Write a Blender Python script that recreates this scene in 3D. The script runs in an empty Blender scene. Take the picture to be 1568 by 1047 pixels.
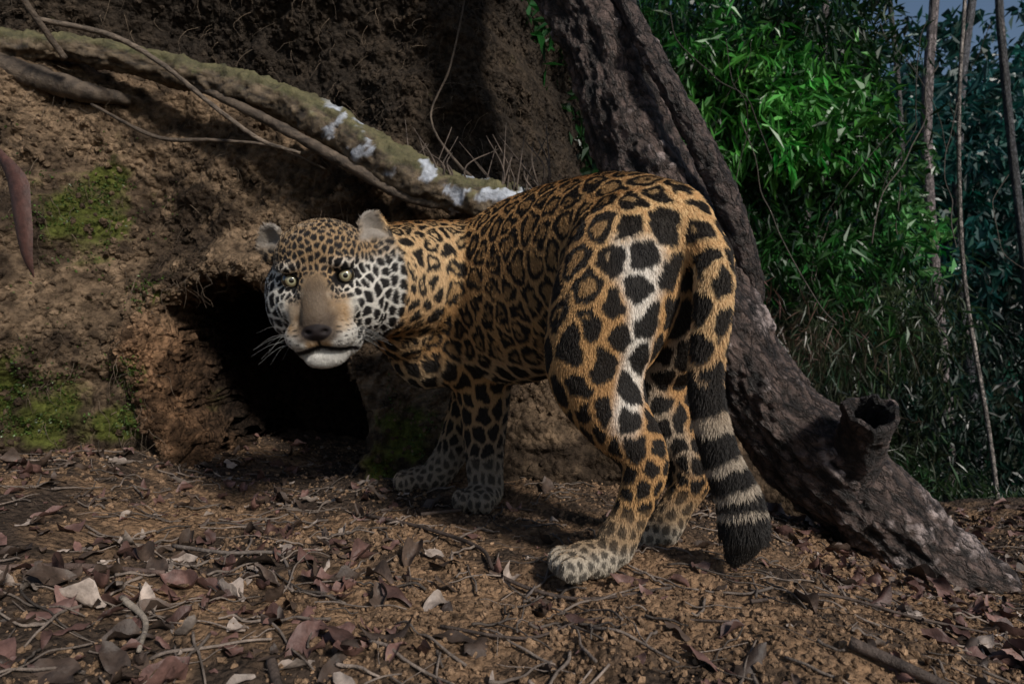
import bpy, math, random, time
import numpy as np
from mathutils import Vector, kdtree
T0=time.time()
rng=np.random.default_rng(11)
random.seed(5)
scene=bpy.context.scene
K=0.000957
def S(u,v,y):
    return np.array([(u-784)*K*y, y, .4-(v-523.5)*K*y])
# ------------------------------------------------------------ noise
def _h(ix,iy,iz,seed):
    n=(ix*73856093)^(iy*19349663)^(iz*83492791)^(seed*2654435761)
    n=n&0xffffffff
    n=((n^(n>>13))*1274126177)&0xffffffff
    n=n^(n>>16)
    return (n&0xffff)/32767.5-1.0
def vnoise(P,seed=0):
    P=np.asarray(P,dtype=float)
    I=np.floor(P).astype(np.int64); F=P-I; F=F*F*(3-2*F)
    x,y,z=I[:,0],I[:,1],I[:,2]; fx,fy,fz=F[:,0],F[:,1],F[:,2]
    r=0
    for dx in (0,1):
        wx=fx if dx else 1-fx
        for dy in (0,1):
            wy=fy if dy else 1-fy
            for dz in (0,1):
                wz=fz if dz else 1-fz
                r=r+wx*wy*wz*_h(x+dx,y+dy,z+dz,seed)
    return r
def fbm(P,o=3,seed=0):
    r=0;a=1.;t=0
    P=np.asarray(P,dtype=float)
    for i in range(o):
        r=r+a*vnoise(P*(2.03**i)+i*17.3,seed+i); t+=a; a*=.5
    return r/t
def sm(x,a,b):
    t=np.clip((x-a)/(b-a),0,1); return t*t*(3-2*t)
def nrm(v): 
    v=np.asarray(v,dtype=float); return v/(np.linalg.norm(v,axis=-1,keepdims=True)+1e-12)
# ------------------------------------------------------------ mesh helpers
def mk(name,V,Fs,mat=None,parent=None,col=None,smooth=True,bk=None):
    V=np.asarray(V,dtype=np.float32).reshape(-1,3)
    if not isinstance(Fs,(list,tuple)): Fs=[Fs]
    me=bpy.data.meshes.new(name)
    me.vertices.add(len(V)); me.vertices.foreach_set('co',V.ravel())
    idx=np.concatenate([np.asarray(f,dtype=np.int32).ravel() for f in Fs])
    tot=np.concatenate([np.full(len(f),np.asarray(f).shape[1],dtype=np.int32) for f in Fs])
    st=np.concatenate([[0],np.cumsum(tot)[:-1]]).astype(np.int32)
    me.loops.add(len(idx)); me.loops.foreach_set('vertex_index',idx)
    me.polygons.add(len(tot)); me.polygons.foreach_set('loop_start',st)
    me.update(calc_edges=True); me.validate()
    me.polygons.foreach_set('use_smooth',np.full(len(me.polygons),smooth,dtype=bool))
    if col is not None:
        c=np.ones((len(V),4),dtype=np.float32); c[:,:3]=col
        a=me.color_attributes.new('Col','FLOAT_COLOR','POINT'); a.data.foreach_set('color',c.ravel())
    if bk is not None:
        a=me.attributes.new('Bk','FLOAT_VECTOR','POINT'); a.data.foreach_set('vector',np.asarray(bk,dtype=np.float32).ravel())
    ob=bpy.data.objects.new(name,me); scene.collection.objects.link(ob)
    if mat: me.materials.append(mat)
    if parent: ob.parent=parent
    return ob
def empty(name):
    e=bpy.data.objects.new(name,None); e.empty_display_size=.1; scene.collection.objects.link(e); return e
class Bag:
    def __init__(s): s.V=[];s.Q=[];s.T=[];s.C=[];s.n=0;s.B=[]
    def add(s,V,Q=None,T=None,C=None,B=None):
        V=np.asarray(V,dtype=float)
        if Q is not None and len(Q): s.Q.append(np.asarray(Q)+s.n)
        if T is not None and len(T): s.T.append(np.asarray(T)+s.n)
        s.V.append(V); s.n+=len(V)
        if B is not None: s.B.append(B)
        if C is not None:
            s.C.append(np.broadcast_to(np.asarray(C,dtype=float),(len(V),3)))
    def obj(s,name,mat=None,parent=None,smooth=True):
        F=[]
        if s.Q: F.append(np.concatenate(s.Q))
        if s.T: F.append(np.concatenate(s.T))
        V=np.concatenate(s.V); B=np.concatenate(s.B) if s.B else None
        if B is not None and len(B)!=len(V): B=V
        return mk(name,V,F,mat,parent,np.concatenate(s.C) if s.C else None,smooth,B)
def catmull(P,n):
    P=np.asarray(P,dtype=float)
    E=np.vstack([2*P[0]-P[1],P,2*P[-1]-P[-2]])
    out=[]
    for i in range(1,len(E)-2):
        t=np.linspace(0,1,n,endpoint=False)[:,None]
        a,b,c,d=E[i-1],E[i],E[i+1],E[i+2]
        out.append(.5*((2*b)+(-a+c)*t+(2*a-5*b+4*c-d)*t*t+(-a+3*b-3*c+d)*t**3))
    out.append(P[-1:]); return np.vstack(out)
def tube(P,rw,rh=None,seg=12,up=None,cap=True):
    P=np.asarray(P,dtype=float); n=len(P); rw=np.broadcast_to(rw,(n,)); rh=rw if rh is None else np.broadcast_to(rh,(n,))
    T=nrm(np.gradient(P,axis=0))
    if up is not None:
        Sd=nrm(np.cross(T,np.asarray(up,float))); U=np.cross(Sd,T)
    else:
        Sd=np.zeros((n,3)); a=np.array([1.,0,0]) if abs(T[0][0])<.8 else np.array([0,1.,0])
        s=nrm(np.cross(T[0],a))
        for i in range(n):
            s=nrm(s-T[i]*np.dot(s,T[i])); Sd[i]=s
        U=np.cross(Sd,T)
    th=np.linspace(0,2*np.pi,seg,endpoint=False)
    V=P[:,None]+Sd[:,None]*(np.cos(th)[None,:,None]*rw[:,None,None])+U[:,None]*(np.sin(th)[None,:,None]*rh[:,None,None])
    V=V.reshape(-1,3)
    i=np.arange(n-1)[:,None]*seg; j=np.arange(seg)[None]; k=(j+1)%seg
    Q=np.stack([i+j,i+k,i+seg+k,i+seg+j],-1).reshape(-1,4)
    Tt=None
    if cap:
        V=np.vstack([V,P[0],P[-1]]); a=len(V)-2; b=a+1; jj=np.arange(seg); kk=(jj+1)%seg; o=(n-1)*seg
        Tt=np.vstack([np.stack([np.full(seg,a),kk,jj],-1),np.stack([np.full(seg,b),o+jj,o+kk],-1)])
    return V,Q,Tt
def sphere(c,r,seg=20,rings=14,M=None):
    th=np.linspace(0,2*np.pi,seg,endpoint=False); ph=np.linspace(0,np.pi,rings+1)[1:-1]
    V=np.stack([np.outer(np.sin(ph),np.cos(th)),np.outer(np.sin(ph),np.sin(th)),np.outer(np.cos(ph),np.ones(seg))],-1).reshape(-1,3)
    V=np.vstack([V,[0,0,1],[0,0,-1]])*np.broadcast_to(r,(3,))
    if M is not None: V=V@M
    V=V+np.asarray(c)
    n=rings-1;i=np.arange(n-1)[:,None]*seg; j=np.arange(seg)[None]; k=(j+1)%seg
    Q=np.stack([i+j,i+seg+j,i+seg+k,i+k],-1).reshape(-1,4)
    a=len(V)-2;b=a+1;jj=np.arange(seg);kk=(jj+1)%seg;o=(n-1)*seg
    T=np.vstack([np.stack([np.full(seg,a),jj,kk],-1),np.stack([np.full(seg,b),o+kk,o+jj],-1)])
    return V,Q,T
# ------------------------------------------------------------ materials
def mat_attr(name,rough=.9,nscale=0,nlo=.6,nhi=1.4,bump=0,bscale=60,bdist=.01,spec=.3,trans=0,vor=0,detail=5,bark=0):
    m=bpy.data.materials.new(name); m.use_nodes=True; N=m.node_tree.nodes; L=m.node_tree.links
    p=N['Principled BSDF']; p.inputs['Roughness'].default_value=rough; p.inputs['Specular IOR Level'].default_value=spec
    a=N.new('ShaderNodeAttribute'); a.attribute_name='Col'
    colsock=a.outputs['Color']
    tc=N.new('ShaderNodeTexCoord')
    crack=None
    if bark:
        ba=N.new('ShaderNodeAttribute'); ba.attribute_name='Bk'
        nz=N.new('ShaderNodeTexNoise'); nz.inputs['Scale'].default_value=bark*.7; nz.inputs['Detail'].default_value=6; nz.inputs['Roughness'].default_value=.65; L.new(ba.outputs['Vector'],nz.inputs['Vector'])
        sc=N.new('ShaderNodeVectorMath'); sc.operation='SCALE'; sc.inputs['Scale'].default_value=2.6/bark; L.new(nz.outputs['Color'],sc.inputs[0])
        ad=N.new('ShaderNodeVectorMath'); ad.operation='ADD'; L.new(ba.outputs['Vector'],ad.inputs[0]); L.new(sc.outputs[0],ad.inputs[1])
        vo=N.new('ShaderNodeTexVoronoi'); vo.feature='DISTANCE_TO_EDGE'; vo.inputs['Scale'].default_value=bark; L.new(ad.outputs[0],vo.inputs['Vector'])
        mr=N.new('ShaderNodeMapRange'); mr.inputs[1].default_value=0; mr.inputs[2].default_value=.16; mr.inputs[3].default_value=0; mr.inputs[4].default_value=1
        L.new(vo.outputs['Distance'],mr.inputs[0]); crack=mr.outputs[0]
        m2=N.new('ShaderNodeMapRange'); m2.inputs[3].default_value=.25; m2.inputs[4].default_value=1.2; L.new(crack,m2.inputs[0])
        vs=N.new('ShaderNodeVectorMath'); vs.operation='SCALE'; L.new(colsock,vs.inputs[0]); L.new(m2.outputs[0],vs.inputs['Scale']); colsock=vs.outputs[0]
    if nscale:
        no=N.new('ShaderNodeTexNoise'); no.inputs['Scale'].default_value=nscale; no.inputs['Detail'].default_value=6; no.inputs['Roughness'].default_value=.65
        L.new(tc.outputs['Object'],no.inputs['Vector'])
        mr=N.new('ShaderNodeMapRange'); mr.inputs[1].default_value=.3; mr.inputs[2].default_value=.7; mr.inputs[3].default_value=nlo; mr.inputs[4].default_value=nhi
        L.new(no.outputs['Fac'],mr.inputs[0])
        vm=N.new('ShaderNodeVectorMath'); vm.operation='SCALE'; L.new(colsock,vm.inputs[0]); L.new(mr.outputs[0],vm.inputs['Scale'])
        colsock=vm.outputs[0]
    L.new(colsock,p.inputs['Base Color'])
    if bump:
        nb=N.new('ShaderNodeTexNoise'); nb.inputs['Scale'].default_value=bscale; nb.inputs['Detail'].default_value=detail; nb.inputs['Roughness'].default_value=.7
        L.new(tc.outputs['Object'],nb.inputs['Vector']); h=nb.outputs['Fac']
        if vor:
            vo=N.new('ShaderNodeTexVoronoi'); vo.inputs['Scale'].default_value=vor; L.new(tc.outputs['Object'],vo.inputs['Vector'])
            ad=N.new('ShaderNodeMath'); ad.operation='SUBTRACT'; L.new(h,ad.inputs[0]); L.new(vo.outputs['Distance'],ad.inputs[1]); h=ad.outputs[0]
        if crack is not None:
            ad=N.new('ShaderNodeMath'); ad.operation='MULTIPLY_ADD'; ad.inputs[1].default_value=.5; L.new(crack,ad.inputs[0]); L.new(h,ad.inputs[2]); h=ad.outputs[0]
        b=N.new('ShaderNodeBump'); b.inputs['Strength'].default_value=bump; b.inputs['Distance'].default_value=bdist
        L.new(h,b.inputs['Height']); L.new(b.outputs['Normal'],p.inputs['Normal'])
    if trans:
        out=N['Material Output']; t=N.new('ShaderNodeBsdfTranslucent'); L.new(colsock,t.inputs['Color'])
        mx=N.new('ShaderNodeMixShader'); mx.inputs[0].default_value=trans
        L.new(p.outputs[0],mx.inputs[1]); L.new(t.outputs[0],mx.inputs[2]); L.new(mx.outputs[0],out.inputs['Surface'])
    return m
M_ground=mat_attr('soil',.95,45,.4,1.6,1.,110,.014,.15,vor=90)
M_bank=mat_attr('bank_soil',.95,38,.35,1.75,1.,70,.022,.12,vor=55)
M_bark=mat_attr('bark',.62,30,.35,1.7,1.,90,.022,.5,bark=34)
M_root=mat_attr('root_bark',.7,25,.4,1.6,.9,70,.008,.4)
M_leafdry=mat_attr('dry_leaf',.55,60,.5,1.4,.6,80,.004,.45)
M_leaf=mat_attr('leaf',.38,0,spec=.5,trans=.3)
M_fur=mat_attr('fur',.55,spec=.35)
M_skin=mat_attr('coat_skin',.7,spec=.2)
# ------------------------------------------------------------ terrain
def G(x,y,fine=True):
    x=np.asarray(x,float); y=np.asarray(y,float)
    z=-.17*sm(x,.35,1.15)+.10*sm(-x,.5,1.3)+.03*sm(-x,.25,.6)*sm(y,1.2,.7)
    z=z-.06*sm(x,.3,1.5)*sm(y,1.7,2.6)
    z=z-.02*sm(y,1.0,.6)
    far=np.clip(y-2.7,0,4.5); z=z-far*.55
    z=z+np.clip(y-9,0,16)*.42+ np.clip(y-9,0,25)*.25*sm(-x,-6,4)
    P=np.stack([x,y,np.zeros_like(x)],-1)
    sh=x.shape; P=P.reshape(-1,3)
    n=.028*fbm(P*3.1,3,3)
    if fine: n=n+.016*fbm(P*14,3,8)+.010*np.abs(fbm(P*45,2,9))
    n=n.reshape(sh)
    big=(fbm(P*.25,3,4).reshape(sh))*1.2*sm(y,5,14)
    return z+n+big
def axis(lo,hi,d,ext,g=1.13):
    a=list(np.arange(lo,hi,d)); s=d
    up=[a[-1]]
    while up[-1]<ext: s*=g; up.append(up[-1]+s)
    s=d; dn=[a[0]]
    while dn[-1]>-ext: s*=g; dn.append(dn[-1]-s)
    return np.array(dn[::-1][:-1]+a+up[1:])
xs=axis(-1.6,1.9,.0065,90); ys=axis(.5,2.6,.0065,90)
X,Y=np.meshgrid(xs,ys); Z=G(X,Y)
V=np.stack([X,Y,Z],-1).reshape(-1,3); nx,ny=len(xs),len(ys)
i=np.arange(ny-1)[:,None]*nx; j=np.arange(nx-1)[None]
Q=np.stack([i+j,i+j+1,i+nx+j+1,i+nx+j],-1).reshape(-1,4)
n1=fbm(V*np.array([4,4,0]),3,21); n2=fbm(V*np.array([25,25,0]),3,22)
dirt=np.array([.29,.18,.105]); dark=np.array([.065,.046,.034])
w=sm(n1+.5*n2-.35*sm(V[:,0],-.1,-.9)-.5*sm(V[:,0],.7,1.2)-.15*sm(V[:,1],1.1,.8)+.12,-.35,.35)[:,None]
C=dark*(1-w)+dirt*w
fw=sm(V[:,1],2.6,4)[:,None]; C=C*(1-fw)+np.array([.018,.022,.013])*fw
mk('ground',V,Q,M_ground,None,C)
print('ground',len(V),time.time()-T0)
# ---- bank
RX=[-1.7,-1.0,-.53,-.17,.1]; RZ=[1.33,1.23,1.08,.89,.84]
def bank_y(x,z):
    sh=x.shape; x=x.ravel(); z=z.ravel()
    P=np.stack([x,z,np.zeros_like(x)],-1)
    y=1.99+.20*np.clip(z,-.2,3)-.22*sm(-x,1.05,1.6)
    zr=np.interp(x,RX,RZ)
    y=y+.16*sm(z-zr,-.04,.10)-.45*np.clip(z-zr-.12,0,1.5)
    y=y-.05*sm(z,.25,.0)*sm(x,-.45,-.3)
    cx=-.745-.33*(z-.29); ed=fbm(P*6,2,36)*.22
    e=((x-cx)/.285)**2+((z-.25)/.345)**2+ed
    inn=sm(e,1.25,.95)
    y=y-.09*fbm(P*2.6,2,31)-.06*fbm(P*8,3,32)*(1-.7*inn)-(.026*fbm(P*26,3,33)+.011*fbm(P*80,2,34))*(1-inn)
    y=y+.10*sm(e,1.10,.95)+.75*sm(e,1.02,.74) - .05*sm(e,2.0,1.2)*(1-inn)
    xr=np.interp(z,[-.3,0,.1,.4,.7,.95,1.5,2.2],[1.1,.95,.85,.5,.2,.06,-.18,-.4])+.05*fbm(P*9,3,38)
    d=x-xr; y=y+2.2*np.log1p(np.exp(np.clip(d/.05,-30,30)))*.05
    return y.reshape(sh),e.reshape(sh)
def wallshift(V,e):
    wj=(sm(e,1.35,1.0))[:,None]
    a=np.stack([fbm(V*14,4,401),fbm(V*14+9,4,402),fbm(V*14+31,4,403)],-1)*.05
    r=np.stack([fbm(V*38,3,411),fbm(V*38+9,3,412),fbm(V*38+31,3,413)],-1)*.022
    return V+wj*(a+r)
xs=np.r_[np.arange(-2.7,-1.2,.009),np.arange(-1.2,-.35,.0034),np.arange(-.35,1.35,.009)]; zs=np.arange(-.5,2.6,.0066)
X,Zg=np.meshgrid(xs,zs); Yb,E=bank_y(X,Zg)
V=np.stack([X,Yb,Zg],-1).reshape(-1,3); nx,ny=len(xs),len(zs)
e=E.ravel(); V=wallshift(V,e)
i=np.arange(ny-1)[:,None]*nx; j=np.arange(nx-1)[None]
Q=np.stack([i+j,i+j+1,i+nx+j+1,i+nx+j],-1).reshape(-1,4)
x=V[:,0];z=V[:,2]
def bankcol(V,e):
    x=V[:,0];z=V[:,2]; n1=fbm(V*4,3,41); n2=fbm(V*22,3,42)
    w=sm(n1*.7+n2*.7,-.3,.45)[:,None]
    C=np.array([.05,.035,.024])*(1-w)+np.array([.225,.155,.098])*w
    rw=(sm(e,2.0,1.2)*sm(e,.5,.9)*sm(x,-.65,-.8)*sm(z,.6,.35)*.8)[:,None]
    C=C*(1-rw)+np.array([.22,.12,.064])*(.3+1.0*w)*rw
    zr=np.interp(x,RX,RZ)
    uw=(sm(z-zr,-.04,.10)*.85)[:,None]; C=C*(1-uw)+np.array([.030,.024,.019])*uw  # dark root mat above the root, darkened further as painted shade
    hw=sm(e,1.04,.9)[:,None]; C=C*(1-hw)+np.array([.03,.02,.014])*hw  # shade of the burrow interior painted into the soil colour
    return C,n1,n2
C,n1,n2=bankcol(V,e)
moss=[(-1.28,.78,.15),(-1.30,.17,.15),(-1.42,.25,.15),(-1.14,.16,.10),(-1.07,.55,.06),(-.31,.12,.12),(-.36,.03,.1),(-1.25,.9,.07),(-1.5,.35,.15),(-1.1,.3,.06)]
mw=0*x
for (mx,mz,mr) in moss: mw=np.maximum(mw,np.exp(-((x-mx)**2+(z-mz)**2)/mr**2*1.4))
mm=(sm(mw+.6*n2+.35*n1,.4,.85))[:,None]
C=C*(1-mm)+np.array([.085,.095,.022])*mm
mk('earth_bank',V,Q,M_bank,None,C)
print('bank',len(V),time.time()-T0)
def bankpt(x,z):
    y,e=bank_y(np.atleast_1d(np.asarray(x,float)),np.atleast_1d(np.asarray(z,float))); return y,e
def leafset(bag,Cn,D,N,L,W,Cc,fold=.15):
    D=nrm(D); Sd=nrm(np.cross(D,N)); Nn=np.cross(Sd,D); L=np.asarray(L)[:,None]; W=np.asarray(W)[:,None]
    a=Cn; b=Cn+D*L*.45+Sd*W*.5+Nn*W*fold; c=Cn+D*L-Nn*L*.12; d=Cn+D*L*.45-Sd*W*.5+Nn*W*fold
    V=np.stack([a,b,c,d],1).reshape(-1,3); n=len(Cn); i=np.arange(n)[:,None]*4
    T=np.vstack([i+np.array([0,1,2]),i+np.array([0,2,3])])
    bag.add(V,None,T,np.repeat(Cc,4,axis=0))
bm=Bag()
for (mx,mz,mr) in moss:
    n=int(30000*mr*mr*2)+60
    px=mx+rng.normal(0,mr*.6,n); pz=mz+rng.normal(0,mr*.6,n); py,pe=bankpt(px,pz)
    k=(pe>1.3)&(fbm(np.stack([px,pz,px*0],-1)*18,2,50)>.08); px,py,pz=px[k],py[k],pz[k]; n=len(px)
    if n==0: continue
    D=rng.normal(0,1,(n,3)); D[:,1]=-np.abs(D[:,1])-.3; D[:,2]+=.4
    g=rng.uniform(.4,1.5,(n,1))
    leafset(bm,np.stack([px,py-.002,pz],-1),D,rng.normal(0,1,(n,3)),rng.uniform(.004,.012,n),rng.uniform(.004,.009,n),np.array([.07,.115,.025])*g)
bm.obj('moss_plants',M_leaf,None,False)
# ---- roots, trunks
def barktube(bag,pts,rad,seg,n,amp,seed,stretch=6,colA=(.1,.07,.055),colB=(.28,.24,.21),lich=.0,sky_glint=None,moss=0):
    Pc=catmull(pts,n); R=catmull(np.c_[rad,rad,rad],n)[:,0]
    V,Q,T=tube(Pc,R,None,seg)
    L=np.r_[0,np.cumsum(np.linalg.norm(np.diff(Pc,axis=0),axis=1))]
    th=np.linspace(0,2*np.pi,seg,endpoint=False)
    rm=np.mean(R)
    A=np.stack(np.broadcast_arrays(np.cos(th)[None]*rm,np.sin(th)[None]*rm,L[:,None]/stretch),-1).reshape(-1,3)
    A=np.vstack([A,[0,0,0],[0,0,L[-1]/stretch]])
    Bk=A*np.array([1,1,stretch/2.2])
    f=1/(rm*.22)
    n1=fbm(A*f,4,seed); n2=fbm(A*np.array([1,1,stretch/2.])*f*.35,3,seed+9); n3=fbm(A*np.array([1,1,stretch])*f*1.3,3,seed+15)
    ridge=1-np.abs(n1)*2
    ctr=np.vstack([np.repeat(Pc,seg,0),Pc[0],Pc[-1]]); dirv=nrm(V-ctr+1e-9)
    V=V+dirv*((ridge*.5+n3*.5)*amp+n2*amp*1.8)[:,None]
    w=sm(ridge+.6*n3,.0,.95)[:,None]
    C=np.array(colA)*(1-w)+np.array(colB)*w
    if moss:
        l=(sm(dirv[:,2]+.8*n2+.5*n3,.0,.5)*moss)[:,None]; C=C*(1-l)+np.array([.085,.088,.032])*l
    if lich:
        l=sm(n2+.5*n3,lich,lich+.2)[:,None]*.7; C=C*(1-l)+np.array([.44,.36,.34])*l
    if sky_glint is not None:
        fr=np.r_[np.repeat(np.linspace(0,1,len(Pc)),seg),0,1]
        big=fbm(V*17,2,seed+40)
        l=(sm(fr,sky_glint[0],sky_glint[0]+.05)*sm(fr,sky_glint[1]+.05,sky_glint[1])*sm(big+.22*n3+.22*dirv[:,2],.28,.46))[:,None]*.75
        C=C*(1-l)+np.array([.46,.50,.58])*l  # pale blue sky highlights painted into the root colour
    bag.add(V,Q,T,C,Bk)
    return Pc,R
root=empty('tree_root')
b=Bag()
P=[S(-160,40,2.06),S(0,72,2.06),S(130,78,2.08),S(300,118,2.07),S(420,150,2.05),S(520,200,2.02),S(600,255,2.0),S(680,292,2.0),S(760,310,2.0),S(850,320,2.05)]
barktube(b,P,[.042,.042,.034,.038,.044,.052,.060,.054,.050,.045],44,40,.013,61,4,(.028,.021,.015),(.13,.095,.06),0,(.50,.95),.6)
b.obj('main_root',M_root,root)
b=Bag()
def k2(pts,rad,seed,a=.003,n=14,seg=10,cA=(.035,.026,.02),cB=(.105,.078,.056)): barktube(b,pts,rad,seg,n,a,seed,4,cA,cB)
k2([S(60,30,1.95),S(170,55,1.95),S(250,100,1.95),S(330,165,1.93),S(400,215,1.92),S(460,235,1.95)],[.007,.008,.007,.006,.006,.004],62,.0015,cB=(.15,.115,.085))
k2([S(10,-40,1.85),S(50,20,1.9),S(100,90,1.98)],[.009,.009,.008],63,.0015)
k2([S(-20,90,2.02),S(60,120,2.05),S(130,140,2.07),S(200,155,2.14)],[.03,.035,.03,.015],64,.005)
k2([S(140,160,2.05),S(240,210,2.0),S(330,215,1.98),S(420,225,2.0),S(500,260,2.05)],[.004,.006,.005,.004,.003],67,.001)
k2([S(300,130,2.06),S(420,190,2.0),S(520,245,1.98),S(620,300,1.98),S(700,318,2.0)],[.012,.015,.016,.015,.010],68,.003)
k2([S(770,312,2.02),S(700,250,2.14),S(660,180,2.22),S(690,100,2.22),S(720,-40,2.2)],[.008,.005,.003,.003,.002],65,.001)
for t in range(34):
    u=rng.uniform(600,840); k2([S(u,rng.uniform(285,315),2.0),S(u+rng.uniform(-40,20),rng.uniform(250,285),1.98),S(u+rng.uniform(-60,30),rng.uniform(180,250),2.08)],[.005,.0025,.001],80+t,.0005,8,6,cB=(.12,.09,.07))
b.obj('side_roots',M_root,root)
b=Bag()
for t in range(1300):
    if t<1000: x0=rng.uniform(-1.7,.05); z0=rng.uniform(.1,1.7)
    else: x0=rng.uniform(-1.15,-.45); z0=rng.uniform(.1,.70)
    y0,e0=bankpt(x0,z0)
    if e0[0]<1.12: continue
    p=np.array([x0,y0[0]+.005,z0]); d=nrm(np.array([rng.normal(0,.5),-rng.uniform(.2,.7),-.5])); pts=[p]; st=rng.uniform(.006,.028)
    for s in range(6):
        p=p+d*st; d=nrm(d+rng.normal(0,.45,3)+np.array([0,.12,-.3])); pts.append(p)
    r=rng.uniform(.0004,.0012); g=rng.uniform(.4,1.5)
    v,q,_=tube(catmull(pts,2),np.linspace(r,r*.3,13),None,4,cap=False); b.add(v,q,None,np.array([.13,.095,.065])*g)
b.obj('bank_rootlets',M_root,None)
tree=empty('leaning_tree')
b=Bag()
TP=[S(760,-330,2.1),S(835,-120,2.0),S(885,-10,1.95),S(930,90,1.9),S(965,200,1.86),S(1015,310,1.8),S(1075,430,1.74),S(1125,540,1.7),S(1180,625,1.68),S(1250,700,1.66),S(1325,765,1.64),S(1400,835,1.62),S(1480,895,1.6),S(1580,945,1.58),S(1680,985,1.56)]
TR=[.12,.115,.108,.105,.108,.105,.092,.095,.105,.112,.105,.09,.08,.06,.04]
barktube(b,TP,TR,150,52,.016,71,4,(.014,.010,.009),(.12,.083,.070),.22)
b.obj('trunk',M_bark,tree)
b=Bag()
barktube(b,[S(985,60,1.75),S(1035,150,1.7),S(1075,225,1.68),S(1110,300,1.68),S(1140,390,1.7),S(1150,450,1.72),S(1135,520,1.74)],[.022,.026,.030,.032,.030,.026,.016],36,24,.005,72,5,(.02,.015,.014),(.10,.07,.06),.5)
barktube(b,[S(860,-330,1.95),S(900,-120,1.9),S(960,10,1.8),S(985,60,1.75)],[.022,.022,.022,.022],30,24,.004,76,5,(.02,.015,.014),(.10,.07,.06),.6)
b.obj('side_stem',M_bark,tree)
b=Bag()
p0=S(1285,750,1.64);p1=S(1308,700,1.57);p2=S(1324,655,1.50);p3=S(1332,628,1.46)
ax=nrm(p3-p0)
prof=[p0,p1,p2,p3,p3+ax*.004,p3-ax*.01,p2,p1+ax*.03]; pr=[.080,.062,.052,.058,.050,.038,.032,.02]
Pc=np.array(prof); Rr=np.array(pr); seg=60
Sd=nrm(np.cross(ax,[0,1,0])); U=np.cross(Sd,ax); th=np.linspace(0,2*np.pi,seg,endpoint=False)
fine=[];fr=[]
for a_ in range(len(Pc)-1):
    for t in np.linspace(0,1,10,endpoint=False): fine.append(Pc[a_]*(1-t)+Pc[a_+1]*t); fr.append(Rr[a_]*(1-t)+Rr[a_+1]*t)
fine=np.array(fine); fr=np.array(fr)
ringv=np.cos(th)[:,None]*Sd+np.sin(th)[:,None]*U
A=(ringv[None]*.055+fine[:,None]*1.).reshape(-1,3); nz=fbm(A*45,3,301); nz2=fbm(ringv*1.6+3,2,302)
Vv=(fine[:,None]+ringv[None]*fr[:,None,None]).reshape(-1,3); Vv+=np.tile(ringv,(len(fine),1))*(nz*.012)[:,None]
Vv+=ax*(np.tile(nz2,len(fine))*.03*np.repeat(sm(np.arange(len(fine)),15,30)*sm(np.arange(len(fine)),65,45),seg))[:,None]
i=np.arange(len(fine)-1)[:,None]*seg; j=np.arange(seg)[None]; k=(j+1)%seg
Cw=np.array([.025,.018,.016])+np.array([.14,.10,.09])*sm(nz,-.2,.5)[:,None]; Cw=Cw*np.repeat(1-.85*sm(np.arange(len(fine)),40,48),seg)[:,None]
b.add(Vv,np.stack([i+j,i+k,i+seg+k,i+seg+j],-1).reshape(-1,4),None,Cw,A)
b.obj('broken_stub',M_bark,tree)
b=Bag()
for (a,c,r) in [((760,-330,2.1),(-.6,2.4,3.2),.08),((835,-200,2.02),(.9,2.6,3.0),.06)]:
    a=S(*a); c=np.array(c); m=(a+c)/2+np.array([0,.1,.25]); barktube(b,[a,m,c],[r,r*.7,r*.3],24,14,.005,74,5)
b.obj('limbs',M_bark,tree)
b=Bag()
def clump(bag,c,rad,n,L,W,col,droop=.5,var=.45,sub=14):
    c=np.asarray(c,float); rad=np.broadcast_to(rad,(3,))
    nb=max(1,n//sub); cc=c+rng.normal(0,.5,(nb,3))*rad
    dd=nrm(rng.normal(0,1,(nb,3))+np.array([0,0,-.2]))
    t=rng.uniform(0,1,(nb,sub)); base=cc[:,None]+dd[:,None]*t[...,None]*L*2.2+rng.normal(0,L*.25,(nb,sub,3))
    D=dd[:,None]*.5+rng.normal(0,.6,(nb,sub,3))+np.array([0,0,-droop])
    g=rng.uniform(1-var,1+var,(nb,1,1))*rng.uniform(.6,1.4,(nb,sub,1))
    hue=1+rng.normal(0,.3,(nb,1,1))*np.array([1,0,.4])
    C=np.clip(np.asarray(col)*g*hue,0.002,.9)
    N=rng.normal(0,.8,(nb*sub,3))+np.array([0,-.3,1])
    leafset(bag,base.reshape(-1,3),D.reshape(-1,3),N,L*rng.uniform(.5,1.3,nb*sub),W*rng.uniform(.6,1.3,nb*sub),C.reshape(-1,3))
for c in [(-.6,2.4,3.3),(.9,2.6,3.1),(.1,2.5,3.6)]: clump(b,c,(.8,.8,.5),900,.09,.035,(.04,.1,.03))
b.obj('crown',M_leaf,tree,False)
print('trees',time.time()-T0)
# ------------------------------------------------------------ background foliage
def fill(bag,u0,u1,v0,v1,y0,y1,ncl,nper,L,W,col,rad,droop=.5,thr=None,dark=.3):
    for _ in range(ncl):
        u=rng.uniform(u0,u1);v=rng.uniform(v0,v1);y=rng.uniform(y0,y1); c=S(u,v,y)
        k=fbm(c[None]*np.array([1.3,.6,1.6])*(4.5/y),2,77)[0]
        if thr is not None and k<thr: continue
        # canopy opening high on the right-hand side of the valley
        if y>6.5 and c[2]/y>.38 and c[0]/y>.40 and rng.uniform()<.8: continue
        f=dark+1.6*max(0,k+.25)**1.2  # clump brightness paints sunlit and shaded areas into the leaf colour
        clump(bag,c,rad,nper,L*rng.uniform(.75,1.2),W*rng.uniform(.7,1.5),np.array(col)*f,droop)
b=Bag()
fill(b,1000,1330,-10,430,4.2,7.0,200,100,.13,.026,(.018,.095,.016),(.28,.35,.24),.6,-.12,.12)
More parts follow.
